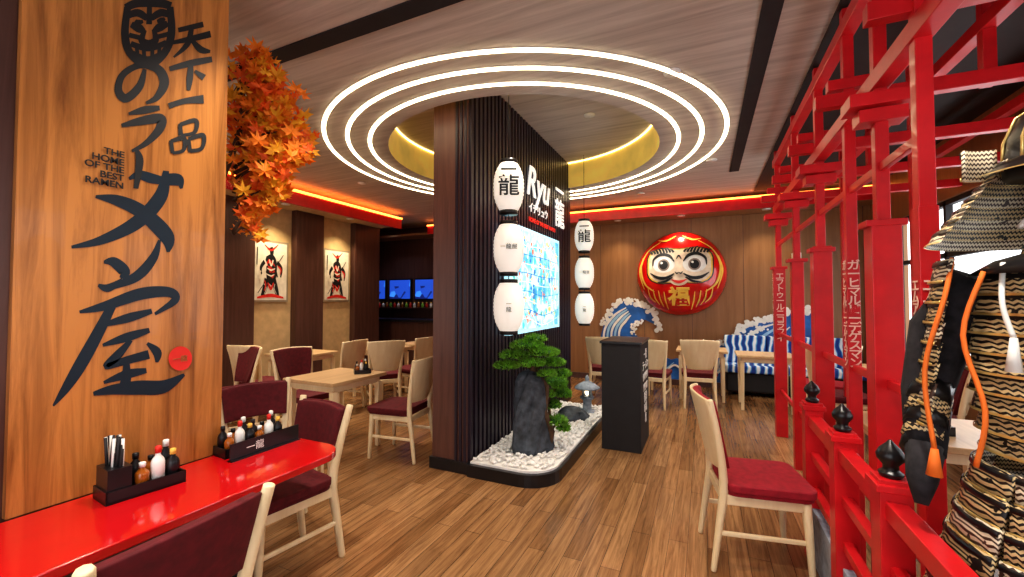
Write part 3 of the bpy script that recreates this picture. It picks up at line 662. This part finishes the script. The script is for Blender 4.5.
for x in (1.35,):
    for y in (2.13,2.98,3.83,4.67,5.48): b.box(x-.027,x+.027,y-.027,y+.027,0 if y in(3.83,5.48) else 2.61,TP-.003,RED)
scr=b.fin('red_torii_lattice_screen',.003)
CT=mat('plate_text',(.9,.62,.5),.5)
for y,t,s,w in ((5.5,'エフトゥールニコラフィ',.085,.056),(2.96,'ガーヒマルビーデゲスマン',.062,.031),(2.08,'エムアルベルカ',.055,.031)):
    text('post_text','\n'.join(t),s,(PX,y-w-.003,1.42),FY,CT,scr,.001,.001,0,.8 )
    text('post_text','\n'.join(t),s,(PX-w-.003,y,1.42),(pi/2,0,-pi/2),CT,scr,.001,.001,0,.8 )
# ---------------------------------------------------------------- red railing with black finials
b=B(); RXX=.57
for y in (.6,1.85,2.4,3.0):
    b.box(RXX-.045,RXX+.045,y-.045,y+.045,0,.9,RED); b.box(RXX-.056,RXX+.056,y-.056,y+.056,.86,.885,RED)
    b.lathe([(.03,.9),(.036,.915),(.022,.925),(.022,.94),(.038,.96),(.04,.975),(.03,.995),(.012,1.013),(.004,1.025)],(RXX,y,0),BLACK,18)
for z,t in ((.8,.03),(.6,.02),(.4,.02)): b.box(RXX-t,RXX+t,.4,3.0,z-t,z+t,RED)
b.box(RXX-.02,RXX+.02,.4,3.0,0,.3,GREY)
b.fin('red_railing',.003)
caddy(1.1,3.15,.75,20,.26,True)
caddy(-3.2,3.3,.75,50,.2,False,.8)
caddy(-.05,7.15,.75,0,.2,False,.8)
caddy(-1.1,7.15,.75,0,.2,False,.8)
# ---------------------------------------------------------------- samurai armour
b=B()
def row(c,right,out,w,z0,z1,bul,flare,m,m2=GOLD):
    c=Vector(c);right=Vector(right).normalized();out=Vector(out).normalized()
    def fn(u,v,e=0):
        x=(u-.5)*w; return c+right*x+out*(bul*(1-(2*u-1)**2)+flare*(1-v)+e)+Vector((0,0,z0+(z1-z0)*v))
    b.slab(8,2,lambda u,v:fn(u,v),tuple(out*-.008),m)
    b.slab(8,1,lambda u,v:fn(u,.0+.12*v,.003),tuple(out*.002),m2)
    b.slab(8,1,lambda u,v:fn(u,.74+.2*v,.002),tuple(out*.002),BLACK)
def erow(rx,ry,z0,z1,fl,m,a0=0,a1=2*pi,cy=0,m2=GOLD):
    def fn(u,v,e=0):
        a=a0+(a1-a0)*u; k=fl*(1-v)+e; return ((rx+k)*math.sin(a),cy-(ry+k)*math.cos(a),z0+(z1-z0)*v)
    b.grid(36,2,fn,m); b.grid(36,1,lambda u,v:fn(u,.0+.11*v,.004),m2); b.grid(36,1,lambda u,v:fn(u,.7+.2*v,.003),BLACK)
b.box(-.22,.22,-.18,.18,0,.5,BLACK); b.box(-.235,.235,-.195,.195,.5,.54,BLACK); b.tube([(0,.02,.5),(0,.02,1.75)],.03,BARK,8)
for k in range(9):
    z=1.0+k*.05; rx=.175+.02*math.sin(k/8*pi); erow(rx,rx*.75,z,z+.06,.014,LACE)
b.lathe([(.2,1.455),(.15,1.49),(.09,1.51)],(0,0,0),BLACK,24)
for k in range(8):
    a=2*pi*k/8; out=(math.sin(a),-math.cos(a),0); right=(math.cos(a),math.sin(a),0)
    for j in range(6):
        z=.97-j*.064; c=Vector(out)*(.185+.018*j); row(c,right,out,.15+.012*j,z-.06,z+.008,.012,.014,LACE if (j+k)%3 else LACE2)
for s in (-1,1):
    out=(s*.95,-.3,0); right=(.3,s*.95,0)
    for j in range(8):
        z=1.49-j*.056; row(Vector((s*(.235+.007*j),-.02,0)),right,out,.27,z-.056,z+.008,.035,.014,LACE if j%3 else LACE2)
    b.tube([(s*.18,0,1.44),(s*.27,.0,1.3),(s*.3,-.02,1.12),(s*.27,-.12,.96)],[.07,.075,.06,.045],CLOTH,12)
    for j in range(5): b.tube([(s*.285,-.02-.012*j,1.15-j*.035),(s*.28,-.07-.012*j,1.1-j*.035)],.05,[BLACK,LACE][j%2],10)
    b.tube([(s*.27,-.12,.98),(s*.26,-.17,.9),(s*.255,-.19,.84)],[.045,.035,.015],CLOTH,8)
    b.tube(catmull([(s*.13,-.15,1.46),(s*.16,-.19,1.3),(s*.12,-.2,1.12),(s*.14,-.2,.98)],5),.006,ORCORD,6)
    b.tube(catmull([(s*.2,-.12,1.5),(s*.2,-.17,1.4),(s*.24,-.19,1.2),(s*.22,-.2,1.0)],5),.006,ORCORD,6)
    b.tube([(s*.22,-.2,1.0),(s*.22,-.205,.93)],[.008,.018],ORCORD,8)
    b.tube(catmull([(s*.1,-.13,1.48),(s*.09,-.18,1.38),(s*.07,-.19,1.3)],5),.006,WHITE,6); b.tube([(s*.07,-.19,1.3),(s*.07,-.195,1.22)],[.007,.016],WHITE,8)
    for j in range(4): row((s*.12,-.16,0),(1,0,0),(0,-1,0),.17,.6-j*.06-.07,.6-j*.06+.01,.03,.012,LACE)
b.ell((0,-.01,1.63),(.085,.095,.12),BLACK,20,12)
b.ell((0,-.105,1.63),(.018,.025,.03),BLACK,10,6)
for s in (-1,1): b.ell((s*.035,-.09,1.665),(.02,.012,.01),GOLD,10,6); b.tube(catmull([(s*.01,-.112,1.6),(s*.05,-.105,1.595),(s*.08,-.085,1.57)],4),.008,WHITE,6)
b.box(-.03,.03,-.112,-.09,1.567,1.578,WHITE)
for j in range(3): erow(.08+.012*j,.09+.012*j,1.52-j*.03,1.56-j*.03,.012,LACE,-1.4,1.4)
b.lathe([(.125,1.7),(.13,1.74),(.122,1.8),(.1,1.85),(.06,1.885),(.02,1.9)],(0,0,0),BLACK,48,rf=lambda a,z:1+.018*abs(math.sin(12*a)))
for k in range(12):
    a=2*pi*k/12; b.tube([(.132*math.cos(a),.132*math.sin(a),1.72),(.128*math.cos(a),.128*math.sin(a),1.79),(.105*math.cos(a),.105*math.sin(a),1.85),(.03*math.cos(a),.03*math.sin(a),1.9)],.004,GOLD,5)
b.lathe([(.03,1.895),(.025,1.91),(.012,1.915)],(0,0,0),GOLD,16)
for j in range(7): erow(.135+.021*j,.14+.021*j,1.705-j*.028,1.743-j*.028,.021,LACE2 if j%2==0 else LACE,.75,2*pi-.75)
erow(.13,.14,1.7,1.74,.06,BLACK,-.85,.85)
for s in (-1,1):
    row((s*.15,-.1,0),(s*.5,-.8,0),(s*.8,.3,0),.08,1.7,1.78,.01,.0,LACE2)
b.ell((0,-.15,1.78),(.035,.012,.035),GOLD,12,6)
ar=b.fin('samurai_armor',center=False); ar.location=(.89,1.6,.0); ar.rotation_euler=(0,0,math.radians(-40)); ar.scale=(1.02,1.02,1.08)
# ---------------------------------------------------------------- lights
def spot(x,y,e,z=H,ang=100,col=(1,.91,.79)):
    b=B(); b.lathe([(.06,-.012),(.062,-.001)],(x,y,z),WHITE,20); o=b.fin('downlight_and_fill')  # fixture shared by room downlights and lamps added as fill
    l=bpy.data.lights.new('lamp','SPOT'); l.energy=e; l.spot_size=math.radians(ang); l.spot_blend=.8; l.shadow_soft_size=.05; l.color=col
    q=bpy.data.objects.new('lamp',l); q.location=(x,y,z-.03); S.collection.objects.link(q); setp(q,o)
for x,y,e in ((.05,1.4,80),(-1.2,.2,120),(-4.2,2.9,120),(-4.5,4.6,130),(-5.0,1.0,90),(-3.4,1.2,70),(-.9,6.9,100),(.1,5.6,90),(-3.5,6.6,80),(1.5,6.5,60),(-.2,3.3,70),(-.2,-1,110),(-1.7,1.45,110)):  # near-camera lamps added as fill; last one added to brighten maple and table
    spot(x,y,e)
spot(-1.25,3.3,70,H+.38,90); spot(-1.15,4.6,60,H+.38,90)  # added lamps that brighten bonsai, planter and column face
for y in (4.25,5.5,3.0): spot(-5.65,y,60,2.93,110,(1,.8,.48))
for x in (-.34,-1.4,.9): spot(x,7.62,30,2.93,110,(1,.82,.55))  # warm lamps added to tint the back wall orange
spot(-6.4,7.2,30,H,120,(.6,.7,1))
spot(.5,1.05,85,H,80); spot(1.5,4.0,50,H-.02)  # first lamp added to brighten the armour
w=bpy.data.worlds.new('World'); S.world=w; w.use_nodes=True
nt=w.node_tree; bg=nt.nodes['Background']; bg.inputs[0].default_value=(.95,.97,1,1); bg.inputs[1].default_value=2.2
# ---------------------------------------------------------------- camera
cam=bpy.data.cameras.new('cam'); cam.lens=36*420/1024; cam.sensor_width=36; cam.clip_start=.05
co=bpy.data.objects.new('camera',cam); co.location=(0,0,1.5); co.rotation_euler=(pi/2+math.radians(1.57),0,math.radians(24.6)); S.collection.objects.link(co); S.camera=co
